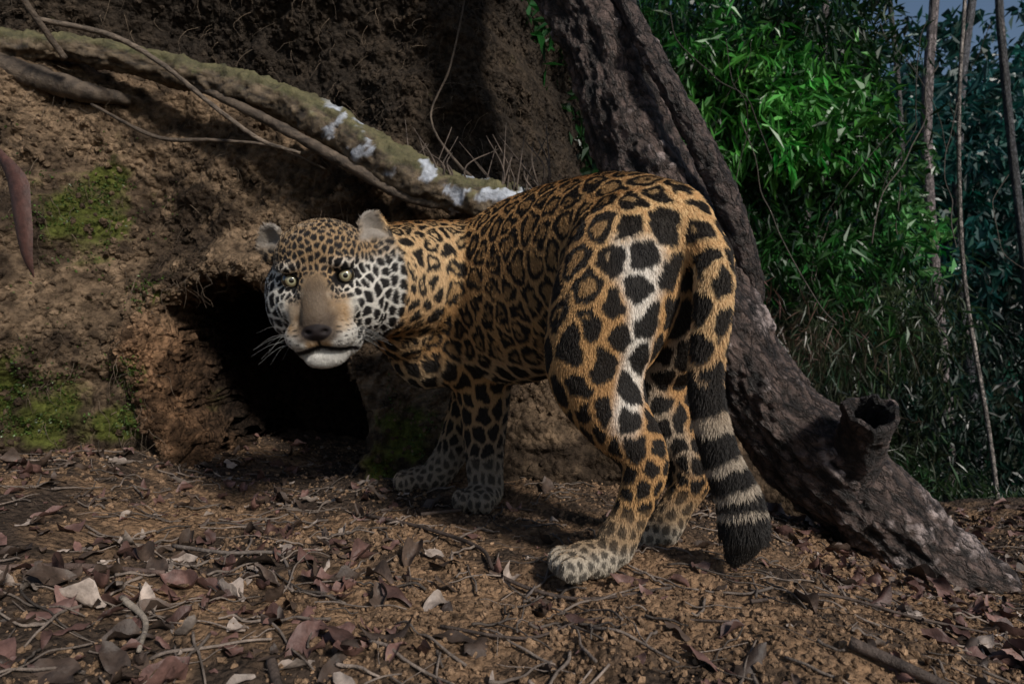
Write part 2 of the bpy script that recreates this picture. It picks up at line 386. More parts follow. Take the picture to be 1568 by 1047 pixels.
fill(b,1050,1320,60,350,3.9,5.0,90,80,.12,.032,(.06,.24,.035),(.2,.25,.12),.6,.04,.22)
fill(b,1180,1420,200,420,4.6,6.0,60,60,.10,.04,(.045,.15,.036),(.25,.25,.15),.3,-.08,.25)
fill(b,760,930,-20,260,3.0,4.6,40,110,.11,.03,(.022,.10,.02),(.22,.3,.22),.5,-.3)
b.obj('bamboo_thicket',M_leaf,None,False)
b=Bag()
fill(b,1130,1420,420,790,4.4,7.5,130,120,.15,.014,(.026,.043,.017),(.45,.4,.25),.9,-.4)
fill(b,1150,1290,500,740,3.4,4.4,30,80,.12,.005,(.06,.055,.035),(.2,.3,.2),1.2,-.3)
fill(b,1380,1640,480,800,5.5,9,70,110,.14,.03,(.009,.026,.016),(.5,.5,.35),.8,-.4)
fill(b,1120,1600,740,800,2.9,4.2,40,30,.06,.010,(.025,.06,.018),(.25,.3,.05),-.6,-.4)
b.obj('forest_undergrowth',M_leaf,None,False)
b=Bag()
fill(b,1330,1660,0,480,8,13,120,110,.22,.08,(.010,.072,.062),(.7,.9,.45),.5,-.08,.2)  # teal leaf colour here and below paints in bluish distance haze
fill(b,700,1500,0,560,11,17,300,150,.32,.12,(.010,.05,.038),(1.3,1.5,.8),.4,-.35)
fill(b,1480,1680,110,560,12,17,80,130,.32,.12,(.009,.045,.040),(1.,1.3,.7),.4,-.35)
fill(b,700,1750,80,560,19,25,240,170,.55,.22,(.009,.04,.038),(1.8,1.5,1.2),.4,-.6)
b.obj('distant_forest_foliage',M_leaf,None,False)
def ftree(u,y,r,vtop,vbase,lean,seed,col=(.1,.085,.075),crown=True):
    e=empty('forest_tree'); b=Bag()
    p0=S(u,vbase,y); p0[2]=G(np.array([p0[0]]),np.array([p0[1]]))[0]-.1
    top=S(u+lean,vtop,y); n=6
    pts=[p0+(top-p0)*t+np.array([.02*y*math.sin(seed+7*t),0,0]) for t in np.linspace(0,1,n)]
    barktube(b,pts,list(np.linspace(r,r*.6,n)),18,14,r*.08,seed,5,np.array(col)*.4,np.array(col)*1.7,.4)
    L=Bag()
    for k in range(5):
        s=pts[-1]+(p0-pts[-1])*rng.uniform(0,.06); d=nrm(np.array([rng.normal(),rng.normal(),.9]))*rng.uniform(.8,1.6)*y/8
        barktube(b,[s,s+d*.5+np.array([0,0,.1]),s+d],[r*.4,r*.28,r*.12],8,6,r*.03,seed+k,5,np.array(col)*.4,np.array(col)*1.7)
        if crown: clump(L,s+d+np.array([0,0,.7]),(.8*y/8,.8*y/8,.4*y/8),350,.2,.07,(.012,.05,.022))
    b.obj('trunk',M_bark,e)
    if crown: L.obj('crown',M_leaf,e,False)
ftree(1432,6.5,.06,-330,700,12,101,(.17,.14,.14))
ftree(1525,4.6,.016,-330,790,-75,102,(.22,.19,.17))
ftree(1235,7.2,.05,-330,600,12,103,(.07,.06,.06))
ftree(1120,8,.05,-330,600,-20,104,(.06,.05,.05))
ftree(1350,7.5,.035,-330,600,25,105,(.06,.055,.055))
ftree(1560,7,.05,-330,600,-15,106,(.05,.05,.055))
ftree(1480,9,.07,-330,600,10,108,(.07,.07,.08))
ftree(822,3.3,.015,-330,500,5,107,(.11,.08,.06))
print('bg',time.time()-T0)
b=Bag()
for t in range(34):
    u=rng.uniform(740,1560);y=rng.uniform(3.2,5.5); v0=rng.uniform(-60,350)
    p=S(u,v0,y); pts=[p]; d=nrm(np.array([rng.normal(0,.5),0,-1]))
    for s in range(7): p=p+d*rng.uniform(.08,.22); d=nrm(d+rng.normal(0,.3,3)+np.array([0,0,-.3])); pts.append(p)
    v,q,_=tube(catmull(pts,3),rng.uniform(.0015,.004),None,5,cap=False); b.add(v,q,None,np.array([.06,.05,.04])*rng.uniform(.5,1.5))
b.obj('hanging_vines',M_root,None)
# ------------------------------------------------------------ jaguar
jag=empty('jaguar')
BD=nrm(np.array([-.64,.77,0])); RT=np.array([.77,.64,0]); REAR=-BD
chains={}
bag=Bag()
def limb(name,pts,n=6,seg=22):
    pts=np.array(pts,float); P=catmull(pts[:,:3],n); R=catmull(np.c_[pts[:,3],pts[:,3],pts[:,3]],n)[:,0]
    v,q,t=tube(P,R,None,seg); bag.add(v,q,t)
    for k in (0,-1): bag.add(*sphere(P[k],R[k]))
    chains[name]=(pts[:,:3],pts[:,3])
tor=np.array([[.325,1.20,.545,.05,.06],[.30,1.225,.56,.09,.11],[.265,1.265,.57,.12,.132],[.20,1.34,.575,.13,.158],[.12,1.44,.553,.132,.190],[.04,1.55,.525,.145,.212],[-.03,1.64,.505,.15,.207],[-.09,1.70,.50,.145,.20],[-.15,1.74,.485,.125,.18],[-.20,1.77,.47,.085,.13],[-.225,1.785,.465,.04,.06]])
P=catmull(tor[:,:3],6); W=catmull(tor[:,[3,4,4]],6)
v,q,t=tube(P,W[:,0],W[:,1],32,up=(0,0,1)); bag.add(v,q,t)
chains['torso']=(tor[:,:3],tor[:,3])
neck=[(-.07,1.68,.55,.145),(-.15,1.65,.55,.142),(-.22,1.59,.545,.135),(-.29,1.51,.53,.125),(-.345,1.44,.505,.108)]
limb('neck',neck)
bag.add(*sphere((-.20,1.665,.435),(.115,.10,.150)))
bag.add(*sphere((-.25,1.60,.47),(.10,.09,.11)))
bag.add(*sphere((-.12,1.63,.45),(.095,.08,.17)))
bag.add(*sphere((.0,1.76,.48),(.09,.08,.16)))
limb('HL',[(.215,1.245,.56,.115),(.175,1.225,.45,.110),(.150,1.215,.35,.090),(.180,1.195,.27,.064),(.228,1.170,.195,.042),(.205,1.170,.11,.032),(.175,1.17,.05,.034)])
limb('HR',[(.315,1.30,.54,.105),(.31,1.32,.43,.095),(.275,1.36,.33,.075),(.31,1.34,.24,.056),(.350,1.310,.16,.040),(.32,1.31,.09,.032),(.29,1.31,.04,.032)])
limb('FL',[(-.125,1.625,.50,.10),(-.09,1.65,.38,.09),(-.07,1.665,.29,.070),(-.068,1.665,.19,.055),(-.066,1.66,.10,.044),(-.062,1.65,.045,.042)])
limb('FR',[(-.03,1.77,.48,.09),(-.06,1.79,.36,.078),(-.10,1.80,.25,.062),(-.135,1.81,.16,.051),(-.17,1.815,.09,.043),(-.20,1.82,.05,.04)])
limb('tail',[(.285,1.225,.63,.05),(.320,1.18,.585,.040),(.340,1.15,.51,.034),(.332,1.14,.42,.031),(.322,1.135,.32,.029),(.345,1.13,.21,.031),(.374,1.125,.14,.037),(.380,1.12,.085,.037),(.364,1.12,.045,.020)],8)
def paw(c,d,sc=1.):
    c=np.array(c,float); d=nrm(np.array([d[0],d[1],0.])); s=np.array([-d[1],d[0],0])
    M=np.array([d,s,[0,0,1]])
    bag.add(*sphere(c+d*.0*sc,(.05*sc,.036*sc,.028*sc),M=M))
    for k,o in enumerate((-.030,-.0105,.0105,.030)):
        bag.add(*sphere(c+d*(.047-.3*abs(o))*sc+s*o*sc+np.array([0,0,-.004]),(.026*sc,.0115*sc,.021*sc),12,10,M=M))
PAWS=[((.135,1.158,.032),(-.95,-.25),1.08),((.245,1.305,.03),(-.9,-.2),.95),((-.07,1.63,.034),(-.45,-.9),1.2),((-.235,1.82,.036),(-1,-.05),1.2)]
for p in PAWS: paw(*p)
f=nrm(np.array([.09,-.99,-.17])); r0=nrm(np.cross([0,0,1],f)); u0=np.cross(f,r0)
if r0[0]<0: r0=-r0
u0=u0*np.sign(u0[2]); ro=math.radians(6)
HRt=r0*math.cos(ro)+u0*math.sin(ro); HU=u0*math.cos(ro)-r0*math.sin(ro); HF=f
H=S(485,427,1.30)-.08*HF
HM=np.array([HRt,HF,HU])
def hw_(p): return H+np.asarray(p,float)@HM
def hl_(p): return (p-H)@HM.T
def hs(c,r,R=None):
    v,q,t=sphere((0,0,0),r,24,18)
    if R is not None: v=v@R
    bag.add(hw_(v+np.array(c)),q,t)
NZ=-.093
MZ=-.122
hs((0,-.02,.03),(.096,.11,.082))
hs((0,.035,.04),(.066,.052,.048))
for s in (-1,1):
    hs((s*.058,-.005,-.052),(.062,.080,.078))
    hs((s*.080,-.035,-.045),(.048,.06,.082))
    hs((s*.027,.106,-.103),(.041,.044,.031))
    hs((s*.030,.080,-.066),(.032,.042,.036))
    hs((s*.046,.072,.026),(.030,.022,.013))
    hs((s*.048,.058,-.048),(.038,.036,.038))
hs((0,.076,-.030),(.042,.046,.050))
hs((0,.062,.004),(.034,.034,.040))
vb=catmull([(0,.045,.03),(0,.078,.0),(0,.112,-.04),(0,.138,-.08)],5); v,q,t=tube(vb,np.linspace(.022,.028,len(vb)),np.linspace(.024,.02,len(vb)),18,up=(0,1,1)); bag.add(hw_(v),q,t)
hs((0,.140,NZ+.003),(.027,.019,.018))
hs((0,.088,-.148),(.040,.042,.021))
hs((0,.05,-.120),(.068,.075,.046))
hs((0,-.03,-.09),(.088,.08,.072))
EARS=[(1,(.55,.82,.15),(.110,-.035,.080),.041),(-1,(-.5,.82,.15),(-.107,-.03,.074),.038)]
for s,n,c,R in EARS:
    n=nrm(np.array(n)); e1=nrm(np.cross([0,0,1],n)); e2=np.cross(n,e1); e2=e2*np.sign(e2[2])
    c=np.array(c); dp=.024
    rr=np.linspace(0.04,1,8); th=np.linspace(0,2*np.pi,28,endpoint=False)
    fr=c+R*(rr[:,None,None]*(np.cos(th)[None,:,None]*e1*.92+np.sin(th)[None,:,None]*e2))-n*dp*(1-rr**2)[:,None,None]
    bk=fr-n*(.007*(1-rr**4)+.004)[:,None,None]
    V=np.vstack([fr.reshape(-1,3),bk.reshape(-1,3)]); m=28; k8=8
    i=np.arange(k8-1)[:,None]*m; j=np.arange(m)[None]; k=(j+1)%m
    Qf=np.stack([i+j,i+k,i+m+k,i+m+j],-1).reshape(-1,4); Qb=Qf[:,::-1]+k8*m
    jj=np.arange(m);kk=(jj+1)%m;o=(k8-1)*m; Qr=np.stack([o+jj,o+kk,k8*m+o+kk,k8*m+o+jj],-1); Qc=np.stack([jj,k8*m+jj,k8*m+kk,kk],-1)
    bag.add(hw_(V),np.vstack([Qf,Qb,Qr,Qc]))
    hs((c[0]*.84,-.052,c[2]-.026),(.034,.023,.026))
tmp=bag.obj('tmp_body')
mod=tmp.modifiers.new('r','REMESH'); mod.mode='VOXEL'; mod.voxel_size=.0032
dg=bpy.context.evaluated_depsgraph_get(); me=bpy.data.meshes.new_from_object(tmp.evaluated_get(dg))
bpy.data.objects.remove(tmp)
nv=len(me.vertices); co=np.zeros(nv*3,dtype=np.float32); me.vertices.foreach_get('co',co); co=co.reshape(-1,3).astype(float)
ne=len(me.edges); ed=np.zeros(ne*2,dtype=np.int32); me.edges.foreach_get('vertices',ed); ed=ed.reshape(-1,2)
deg=np.bincount(ed.ravel(),minlength=nv)
def headmask(p):
    h=hl_(p); return sm(np.sqrt((h[:,0]/.165)**2+((h[:,1]-.03)/.175)**2+(h[:,2]/.20)**2),1.05,.95)*sm(h[:,1],-.085,-.055)
hl=hl_(co); headw=np.maximum(headmask(co),sm(hl[:,1],-.10,-.07)*sm(np.linalg.norm(hl,axis=1),.2,.16))
toes=np.zeros(nv)
for c,d,s in PAWS: toes=np.maximum(toes,sm(np.linalg.norm(co-np.array(c),axis=1),.11,.07))
keep=np.maximum(headw,toes)
def smooth(co,it,w):
    for _ in range(it):
        a=np.stack([np.bincount(ed[:,0],co[ed[:,1],k],nv)+np.bincount(ed[:,1],co[ed[:,0],k],nv) for k in range(3)],-1)/deg[:,None]
        co=co+(a-co)*w[:,None]
    return co
co=smooth(co,4,np.full(nv,.5)); co=smooth(co,80,.6*(1-keep))
hl=hl_(co); facew=headw*sm(hl[:,2],.06,.04); co=smooth(co,16,.5*facew)
def eyer(h,ex,ez,asp=1.38,phi=.24):
    s=np.sign(ex); dx=(h[:,0]-ex)*s; dz=h[:,2]-ez
    a=dx*math.cos(phi)+dz*math.sin(phi); c=-dx*math.sin(phi)+dz*math.cos(phi)
    c=np.where(c>0,c*1.12,c)
    return np.sqrt((a/asp)**2+c**2)
hl=hl_(co); EYE=[]
for s in (-1,1):
    ex,ez=s*.0515,.0
    r=eyer(hl,ex,ez); fr=hl[:,1]>.02
    ring=fr&(r>.011)&(r<.017); bm_=hl[ring,1].mean()
    EYE.append((ex,bm_-.0115,ez))
    hl[:,1]+=fr*(.0030*np.exp(-((r-.0150)/.004)**2)-.014*sm(r,.0130,.0095))
def mouthz(a): return MZ-.16*a-2.2*a*a
ml=mouthz(np.abs(hl[:,0])); mg=np.exp(-((hl[:,2]-ml)/.0035)**2)*sm(hl[:,1],.04,.07)*sm(np.abs(hl[:,0]),.06,.05)
hl[:,1]-=.006*mg
ph=np.exp(-(hl[:,0]/.002)**2)*sm(hl[:,1],.11,.12)*sm(hl[:,2],MZ-.004,MZ)*sm(hl[:,2],NZ-.006,NZ-.012); hl[:,1]-=.003*ph
for s in (-1,1):
    nr=np.exp(-(((hl[:,0]-s*.015)/.0055)**2+((hl[:,2]-NZ-.001)/.0035)**2))*(hl[:,1]>.11); hl[:,1]-=.009*nr
co=H+hl@HM
me.vertices.foreach_set('co',co.astype(np.float32).ravel()); me.update()
no=np.zeros(nv*3,dtype=np.float32); me.vertices.foreach_get('normal',no); no=no.reshape(-1,3).astype(float)
print('body',nv,time.time()-T0,'eyes',EYE)
names=list(chains)
def classify(p):
    n=len(p); best=np.full(n,9.); lab=np.zeros(n,int); par=np.zeros(n)
    for li,nm in enumerate(names):
        P,R=chains[nm]; m=len(P)-1
        for k in range(m):
            a=P[k];d=P[k+1]-a; t=np.clip(((p-a)@d)/(d@d),0,1); q=a+t[:,None]*d
            dist=np.linalg.norm(p-q,axis=1)/(R[k]+(R[k+1]-R[k])*t) - (0.1 if nm=='tail' else 0)
            if nm=='torso': dist=dist/1.25
            w=dist<best; best[w]=dist[w]; lab[w]=li; par[w]=((k+t)/m)[w]
    return lab,par
LI={n:i for i,n in enumerate(names)}
def spacing(p,lab,par,hm):
    s=np.full(len(p),.046)
    s=np.where(lab==LI['torso'],.041+.010*sm(par,.45,.15),s)
    s=np.where(lab==LI['neck'],.028,s)
    for L_ in ('HL','HR'): s=np.where(lab==LI[L_],np.interp(p[:,2],[0,.06,.2,.3,.45],[.012,.016,.028,.040,.047]),s)
    for L_ in ('FL','FR'): s=np.where(lab==LI[L_],np.interp(p[:,2],[0,.06,.2,.35,.5],[.013,.018,.030,.038,.036]),s)
    s=np.where(lab==LI['tail'],.042,s)
    h=hl_(p)
    sh=.0112+.007*sm(np.abs(h[:,0]),.055,.09)*sm(h[:,2],.03,0)+.004*sm(h[:,1],.0,-.06)-.002*sm(h[:,2],0,-.02)*sm(np.abs(h[:,0]),.06,.045)
    return s*(1-hm)+sh*hm
SC=np.array([1,1,.78])
ci=rng.choice(nv,min(nv,50000),replace=False); cp=co[ci]; lb,pr=classify(cp); hm=headmask(cp); sp=spacing(cp,lb,pr,hm)
alive=np.ones(len(ci),bool); cq=cp*SC; acc=[]
for i in range(len(ci)):
    if not alive[i]: continue
    acc.append(i); alive&=(((cq-cq[i])**2).sum(1)>(sp[i]*.92)**2)
sq=cq[acc]; ssp=sp[acc]; srand=rng.uniform(0,1,len(acc))
kd=kdtree.KDTree(len(sq))
for i,qq in enumerate(sq): kd.insert(qq,i)
kd.balance(); print('spots',len(sq),time.time()-T0)
def mixc(C,c,w): return C*(1-w[:,None])+np.asarray(c,float)*w[:,None]
def coat(p,n):
    lab,par=classify(p); hm=headmask(p); h=hl_(p)
    wv=np.stack([fbm(p*38+k*31,2,200+k) for k in range(3)],-1)
    sp=spacing(p,lab,par,hm)
    q=p*SC+wv*(sp*.28)[:,None]
    N=len(p); d1=np.empty(N);d2=np.empty(N);id1=np.empty(N,int); fn=kd.find_n
    for i in range(N):
        r=fn(q[i],2); d1[i]=r[0][2]; d2[i]=r[1][2]; id1[i]=r[0][1]
    s=ssp[id1]; e=(d2-d1)/s; f1=d1/s; rr=srand[id1]
    n1=fbm(p*70,2,210); n2=fbm(p*9,2,211)
    T=lab==LI['torso']; NK=lab==LI['neck']; TL=lab==LI['tail']; z=p[:,2]
    hind=(lab==LI['HL'])|(lab==LI['HR']); front=(lab==LI['FL'])|(lab==LI['FR'])
    rearf=n@REAR
    C=np.tile(np.array([.54,.315,.13]),(N,1))
    C=mixc(C,(.43,.235,.095),sm(n2,-.2,.4)*.6)
    C=mixc(C,(.74,.50,.25),sm(rearf,.0,.7)*sm(z,.45,.6))  # lit rear of the rump painted lighter by surface direction
    C=mixc(C,(.60,.45,.28),sm(z,.40,.30)*(T|NK)*sm(n[:,2],.1,-.5))
    C=mixc(C,(.68,.50,.30),NK*sm(n[:,1],-.2,-.8)*.6)
    C=mixc(C,(.38,.26,.15),(hind*sm(z,.14,.08)+front*sm(z,.36,.15)*.8))
    C=mixc(C,(.27,.22,.17),front*sm(z,.2,.1))
    C=mixc(C,(.46,.40,.32),hind*sm(z,.07,.035)*sm(n[:,1],.3,-.3))
    xb=.195+.02*np.sin((z-.3)*9)
    wb=np.exp(-((p[:,0]-xb)/(.026+.020*sm(z,.45,.52)))**4)*sm(rearf+.3*n1,.25,.55)*sm(z,.2,.3)*sm(z,.60,.55)*(lab!=LI['tail'])*sm(p[:,1],1.3,1.2)
    C=mixc(C,(.78,.72,.64),wb)
    wi=(lab==LI['HR'])*sm(n[:,0],.4,-.2)*sm(z,.12,.2); C=mixc(C,(.50,.42,.33),wi*.8)
    wf=front*sm(n@RT,-.1,.6); C=mixc(C,(.4,.34,.26),wf*.5)
    C=mixc(C,(.42,.35,.27),TL*sm(par,.38,.6)); C=mixc(C,(.70,.48,.25),TL*sm(par,.50,.34))
    ros=(T&(par>.22)) & (z>.36)
    e2=e+n1*.16
    ring=sm(e2,.13,.21)*sm(e2,.70,.58)
    gap=sm(n1+.25*np.sin(rr*40+ (q[:,2]+q[:,0])*130),.46,.34); ring=ring*gap
    dot=(rr<.45)*sm(f1+n1*.06,.17,.11)
    solid=sm(e2,.20,.29)
    solidsmall=sm(e2,.34,.44)
    blk=np.where(ros,np.maximum(ring,dot),solid)
    blk=np.where(NK,np.where(rr<.35,np.maximum(ring,dot),solidsmall),blk)
    up_=(hind|(T&(par<=.22)))&(z>.44)&(rearf<.5)
    blk=np.where(up_,np.where(rr<.8,np.maximum(sm(e2,.15,.24)*sm(e2,.70,.58),(rr<.3)*dot),solid),blk)
    blk=np.where((hind|front)&(z<.12),solidsmall*.8,blk)
    C=mixc(C,C*.66,(ros|up_)*sm(e2,.56,.66)*1.)
    ph=(par+n1*.014+.016*n2)*1.0
    rings=sm(np.sin(ph*2*np.pi*12+.6)+.25*n1,-.6,-.3); rings=np.where(par>.80,1,rings)
    rings=np.where((par>.78)&(par<.80),0,rings)
    blk=np.where(TL&(par>.48),rings,blk)
    a=np.abs(h[:,0]); hb=h[:,1]; hc=h[:,2]
    Ch=np.tile(np.array([.42,.28,.15]),(N,1))
    Ch=mixc(Ch,(.60,.51,.40),sm(n1+n2,-.3,.5)*.6)
    Ch=mixc(Ch,(.72,.69,.63),sm(a,.048,.068)*sm(hc,.040,.010))
    Ch=mixc(Ch,(.66,.63,.58),sm(hc,NZ+.006,NZ-.010)*sm(a,.018,.030))
    Ch=mixc(Ch,(.60,.58,.54),sm(hc,MZ+.004,MZ-.004))
    Ch=mixc(Ch,(.66,.61,.54),np.exp(-(((a-.050)/.022)**2+((hc-.026)/.008)**2)))
    Ch=mixc(Ch,(.68,.63,.56),np.exp(-(((a-.056)/.024)**2+((hc+.024)/.010)**2)))
    bw=np.interp(hc,[-.10,-.07,-.03,.0,.03],[.034,.032,.024,.016,.010])
    nb=sm(a+.006*n1+.004*n2,bw+.011,bw-.008)*sm(hb,.04,.07)*sm(hc,.035,-.015)*sm(hc,MZ+.008,MZ+.018)
    Ch=mixc(Ch,np.array([.135,.097,.066]),nb*.9)
    Ch=mixc(Ch,(.075,.056,.044),nb*sm(hc,-.045,-.078)*.6)
    Ch=mixc(Ch,(.24,.165,.105),sm(a,.054,.030)*sm(hb,.045,.075)*sm(hc,-.02,-.045)*sm(hc,MZ+.012,MZ+.028)*.65*(1-nb))
    ear=sm(hc,.052,.066)*sm(a,.074,.084)
    Ch=mixc(Ch,(.34,.30,.26),ear)
    muz=sm(hb,.080,.094)*sm(hc,-.035,-.05)
    hbk=sm(e2,.21,.33)*(1-sm(nb,.15,.5)*sm(hc,.015,.0))*(1-muz)*(1-sm(hc,MZ-.006,MZ-.016)*sm(hb,.02,.05))
    hbk=hbk*(1-ear); hbk=np.maximum(hbk,ear*sm(n@HF,.0,-.35)*.95)
    wr=sm(np.abs(((hc+.1)/.0085)%1-.5),.26,.12)*sm(np.abs((hb/.010+.5*np.floor((hc+.1)/.0085))%1-.5),.26,.12)*sm(hb,.055,.07)*sm(a,.030,.036)*sm(hc,NZ+.02,NZ+.012)*sm(hc,MZ-.008,MZ-.002)
    hbk=np.maximum(hbk,wr*.9)
    for (ex,eb,ez) in EYE:
        r=eyer(h,ex,ez)
        er=sm(r+n1*.0015,.0180,.0155)*(hb>.02); hbk=np.maximum(hbk,er)
        sx=np.sign(ex); t_=ex*sx-h[:,0]*sx
        d=np.abs((hc-ez)+(t_-.012)*.9)
        ts=np.exp(-(d/.0032)**4)*sm(t_,.012,.016)*sm(t_,.032,.026)*(hb>.03); hbk=np.maximum(hbk,ts*.9)
    ml=mouthz(a); ms=sm(np.abs(hc-ml+.0008),.0058,.0034)*sm(hb,.03,.05)*sm(a,.062,.055); hbk=np.maximum(hbk,ms)
    npad=sm(np.sqrt((a/(.029-.25*np.clip(NZ-hc,0,.02)))**2+((hc-NZ)/.0165)**2),1.05,.9)*(hb>.112)
    ph_=sm(a,.0034,.0018)*(hb>.10)*sm(hc,MZ-.003,MZ)*sm(hc,NZ-.007,NZ-.009); hbk=np.maximum(hbk,ph_)
    Ch=mixc(Ch,(.010,.008,.008),np.clip(hbk,0,1)); Ch=mixc(Ch,(.020,.015,.015),npad)
    C=mixc(C,(.011,.009,.008),np.clip(blk,0,1)*.985)
    C=C*(1-hm[:,None])+Ch*hm[:,None]
    return C,hm,lab,par
t1=time.time(); Cv,hmv,labv,parv=coat(co,no); print('coat',time.time()-t1)
c4=np.ones((nv,4),dtype=np.float32); c4[:,:3]=Cv*.8
a=me.color_attributes.new('Col','FLOAT_COLOR','POINT'); a.data.foreach_set('color',c4.ravel())
me.materials.clear(); me.materials.append(M_skin); me.polygons.foreach_set('use_smooth',np.ones(len(me.polygons),bool))
body=bpy.data.objects.new('body',me); scene.collection.objects.link(body); body.parent=jag
nf=len(me.polygons); lt=np.zeros(nf,dtype=np.int32); me.polygons.foreach_get('loop_total',lt); ls=np.zeros(nf,dtype=np.int32); me.polygons.foreach_get('loop_start',ls)
vi=np.zeros(len(me.loops),dtype=np.int32); me.loops.foreach_get('vertex_index',vi)
k=lt==4; fq=np.stack([vi[ls[k]+o] for o in range(4)],-1)
ar=.5*np.linalg.norm(np.cross(co[fq[:,2]]-co[fq[:,0]],co[fq[:,3]]-co[fq[:,1]]),axis=1)
wgt=ar*(1+2.8*hmv[fq[:,0]]); wgt/=wgt.sum()
NH=440000
fi=rng.choice(len(fq),NH,p=wgt); uu=rng.uniform(0,1,(NH,1)); vv=rng.uniform(0,1,(NH,1))
def bil(A): A=A[fq[fi]]; return (A[:,0]*(1-uu)+A[:,1]*uu)*(1-vv)+(A[:,3]*(1-uu)+A[:,2]*uu)*vv
rp=bil(co); rn=nrm(bil(no)); t1=time.time(); rc,rhm,rlab,rpar=coat(rp,rn); print('haircoat',time.time()-t1)
h=hl_(rp); ok=np.ones(NH,bool)
for (ex,eb,ez) in EYE: ok&=~((eyer(h,ex,ez)<.0145)&(h[:,1]>.02))
ok&=~((np.sqrt((h[:,0]/(.029-.25*np.clip(NZ-h[:,2],0,.02)))**2+((h[:,2]-NZ)/.0165)**2)<1)&(h[:,1]>.112))
rp,rn,rc,rhm,rlab,rpar,h=rp[ok],rn[ok],rc[ok],rhm[ok],rlab[ok],rpar[ok],h[ok]; N=len(rp)
flow=np.tile(REAR*.55+np.array([0,0,-.75]),(N,1)); 
lg=(rlab==LI['HL'])|(rlab==LI['HR'])|(rlab==LI['FL'])|(rlab==LI['FR'])|(rlab==LI['tail'])
flow[lg]=np.array([0,0,-1.])
hf=(h-np.array([0,.165,-.075])); hf=nrm(hf)@HM
flow=flow*(1-rhm[:,None])+hf*rhm[:,None]
flow=flow+rng.normal(0,.16,(N,3)); ft=nrm(flow-rn*(flow*rn).sum(1,keepdims=True))
Lh=np.full(N,.0095); Lh=np.where(lg,.0075,Lh); Lh=np.where(rlab==LI['tail'],.010+.012*sm(rpar,.7,.95),Lh)
Lh=np.where(lg&(rp[:,2]<.08),.005,Lh)
hl_len=np.interp(h[:,1],[-.05,.02,.08,.16],[.012,.0075,.005,.003])+.005*sm(h[:,2],MZ,MZ-.02); Lh=Lh*(1-rhm)+hl_len*rhm
for (ex,eb,ez) in EYE:
    r=np.sqrt((h[:,0]-ex)**2+(h[:,2]-ez)**2); Lh=np.where((r<.03)&(rhm>.5),.0028,Lh)
Lh=Lh*rng.uniform(.6,1.25,N)
up=np.where(rlab==LI['tail'],.7,.36)[:,None]+rng.uniform(-.1,.2,(N,1))
d0=nrm(rn*up+ft); d1_=nrm(rn*(up*.35)+ft)
Pp=np.empty((N,3,3)); Pp[:,0]=rp-rn*.001; Pp[:,1]=rp+d0*Lh[:,None]*.5; Pp[:,2]=Pp[:,1]+d1_*Lh[:,None]*.5
hc=bpy.data.hair_curves.new('fur'); hc.add_curves([3]*N)
hc.attributes['position'].data.foreach_set('vector',Pp.astype(np.float32).ravel())
ra=hc.attributes.get('radius') or hc.attributes.new('radius','FLOAT','POINT')
rad=np.tile(np.array([.00040,.00032,.00008],dtype=np.float32),(N,1))*(1-.25*rhm[:,None]); ra.data.foreach_set('value',rad.astype(np.float32).ravel())
ca=hc.attributes.new('Col','FLOAT_COLOR','CURVE'); c4=np.ones((N,4),dtype=np.float32); c4[:,:3]=np.clip(rc*rng.uniform(.78,1.22,(N,1)),0,1); ca.data.foreach_set('color',c4.ravel())
hc.materials.append(M_fur)
fo=bpy.data.objects.new('fur',hc); scene.collection.objects.link(fo); fo.parent=jag
M_eye=mat_attr('eye',.05,spec=.8)
M_eye.node_tree.nodes['Principled BSDF'].inputs['Coat Weight'].default_value=1.
for (ex,eb,ez) in EYE:
    v,q,t=sphere((0,0,0),.0185,64,64,M=np.array([[1,0,0],[0,0,1],[0,1,0.]]))
    wv=hw_(v+np.array([ex,eb,ez])); ctr=hw_((ex,eb,ez)); look=nrm(np.array([0,0,.4])-ctr)
    dd=nrm(wv-ctr)@look; ang=np.arccos(np.clip(dd,-1,1))*.0185
    C=np.tile([.18,.145,.08],(len(v),1)); C=mixc(C,(.34,.32,.20),sm(ang,.010,.006)); C=mixc(C,(.02,.016,.01),sm(ang,.0115,.0130)); C=mixc(C,(.003,.003,.003),sm(ang,.0052,.0044))
    mk('eye',wv,[q,t],M_eye,jag,C)
b=Bag()
for s in (-1,1):
    for k in range(10):
        a0=s*rng.uniform(.034,.050); p0=np.array([a0,.105+rng.uniform(-.015,.02),NZ-.008+rng.uniform(-.014,.012)])
        d=nrm(np.array([s*1.,.15+rng.normal(0,.15),-.25+rng.normal(0,.25)])); L=rng.uniform(.05,.09)
        pts=[p0,p0+d*L*.5+np.array([0,0,.003]),p0+d*L+np.array([0,-.01,-.015])]
        v,q,_=tube(hw_(catmull(pts,5)),np.linspace(.0002,.00006,11),None,5,cap=False); b.add(v,q,None,(.5,.5,.48))
b.obj('whiskers',M_fur,jag)
print('jaguar done',time.time()-T0)
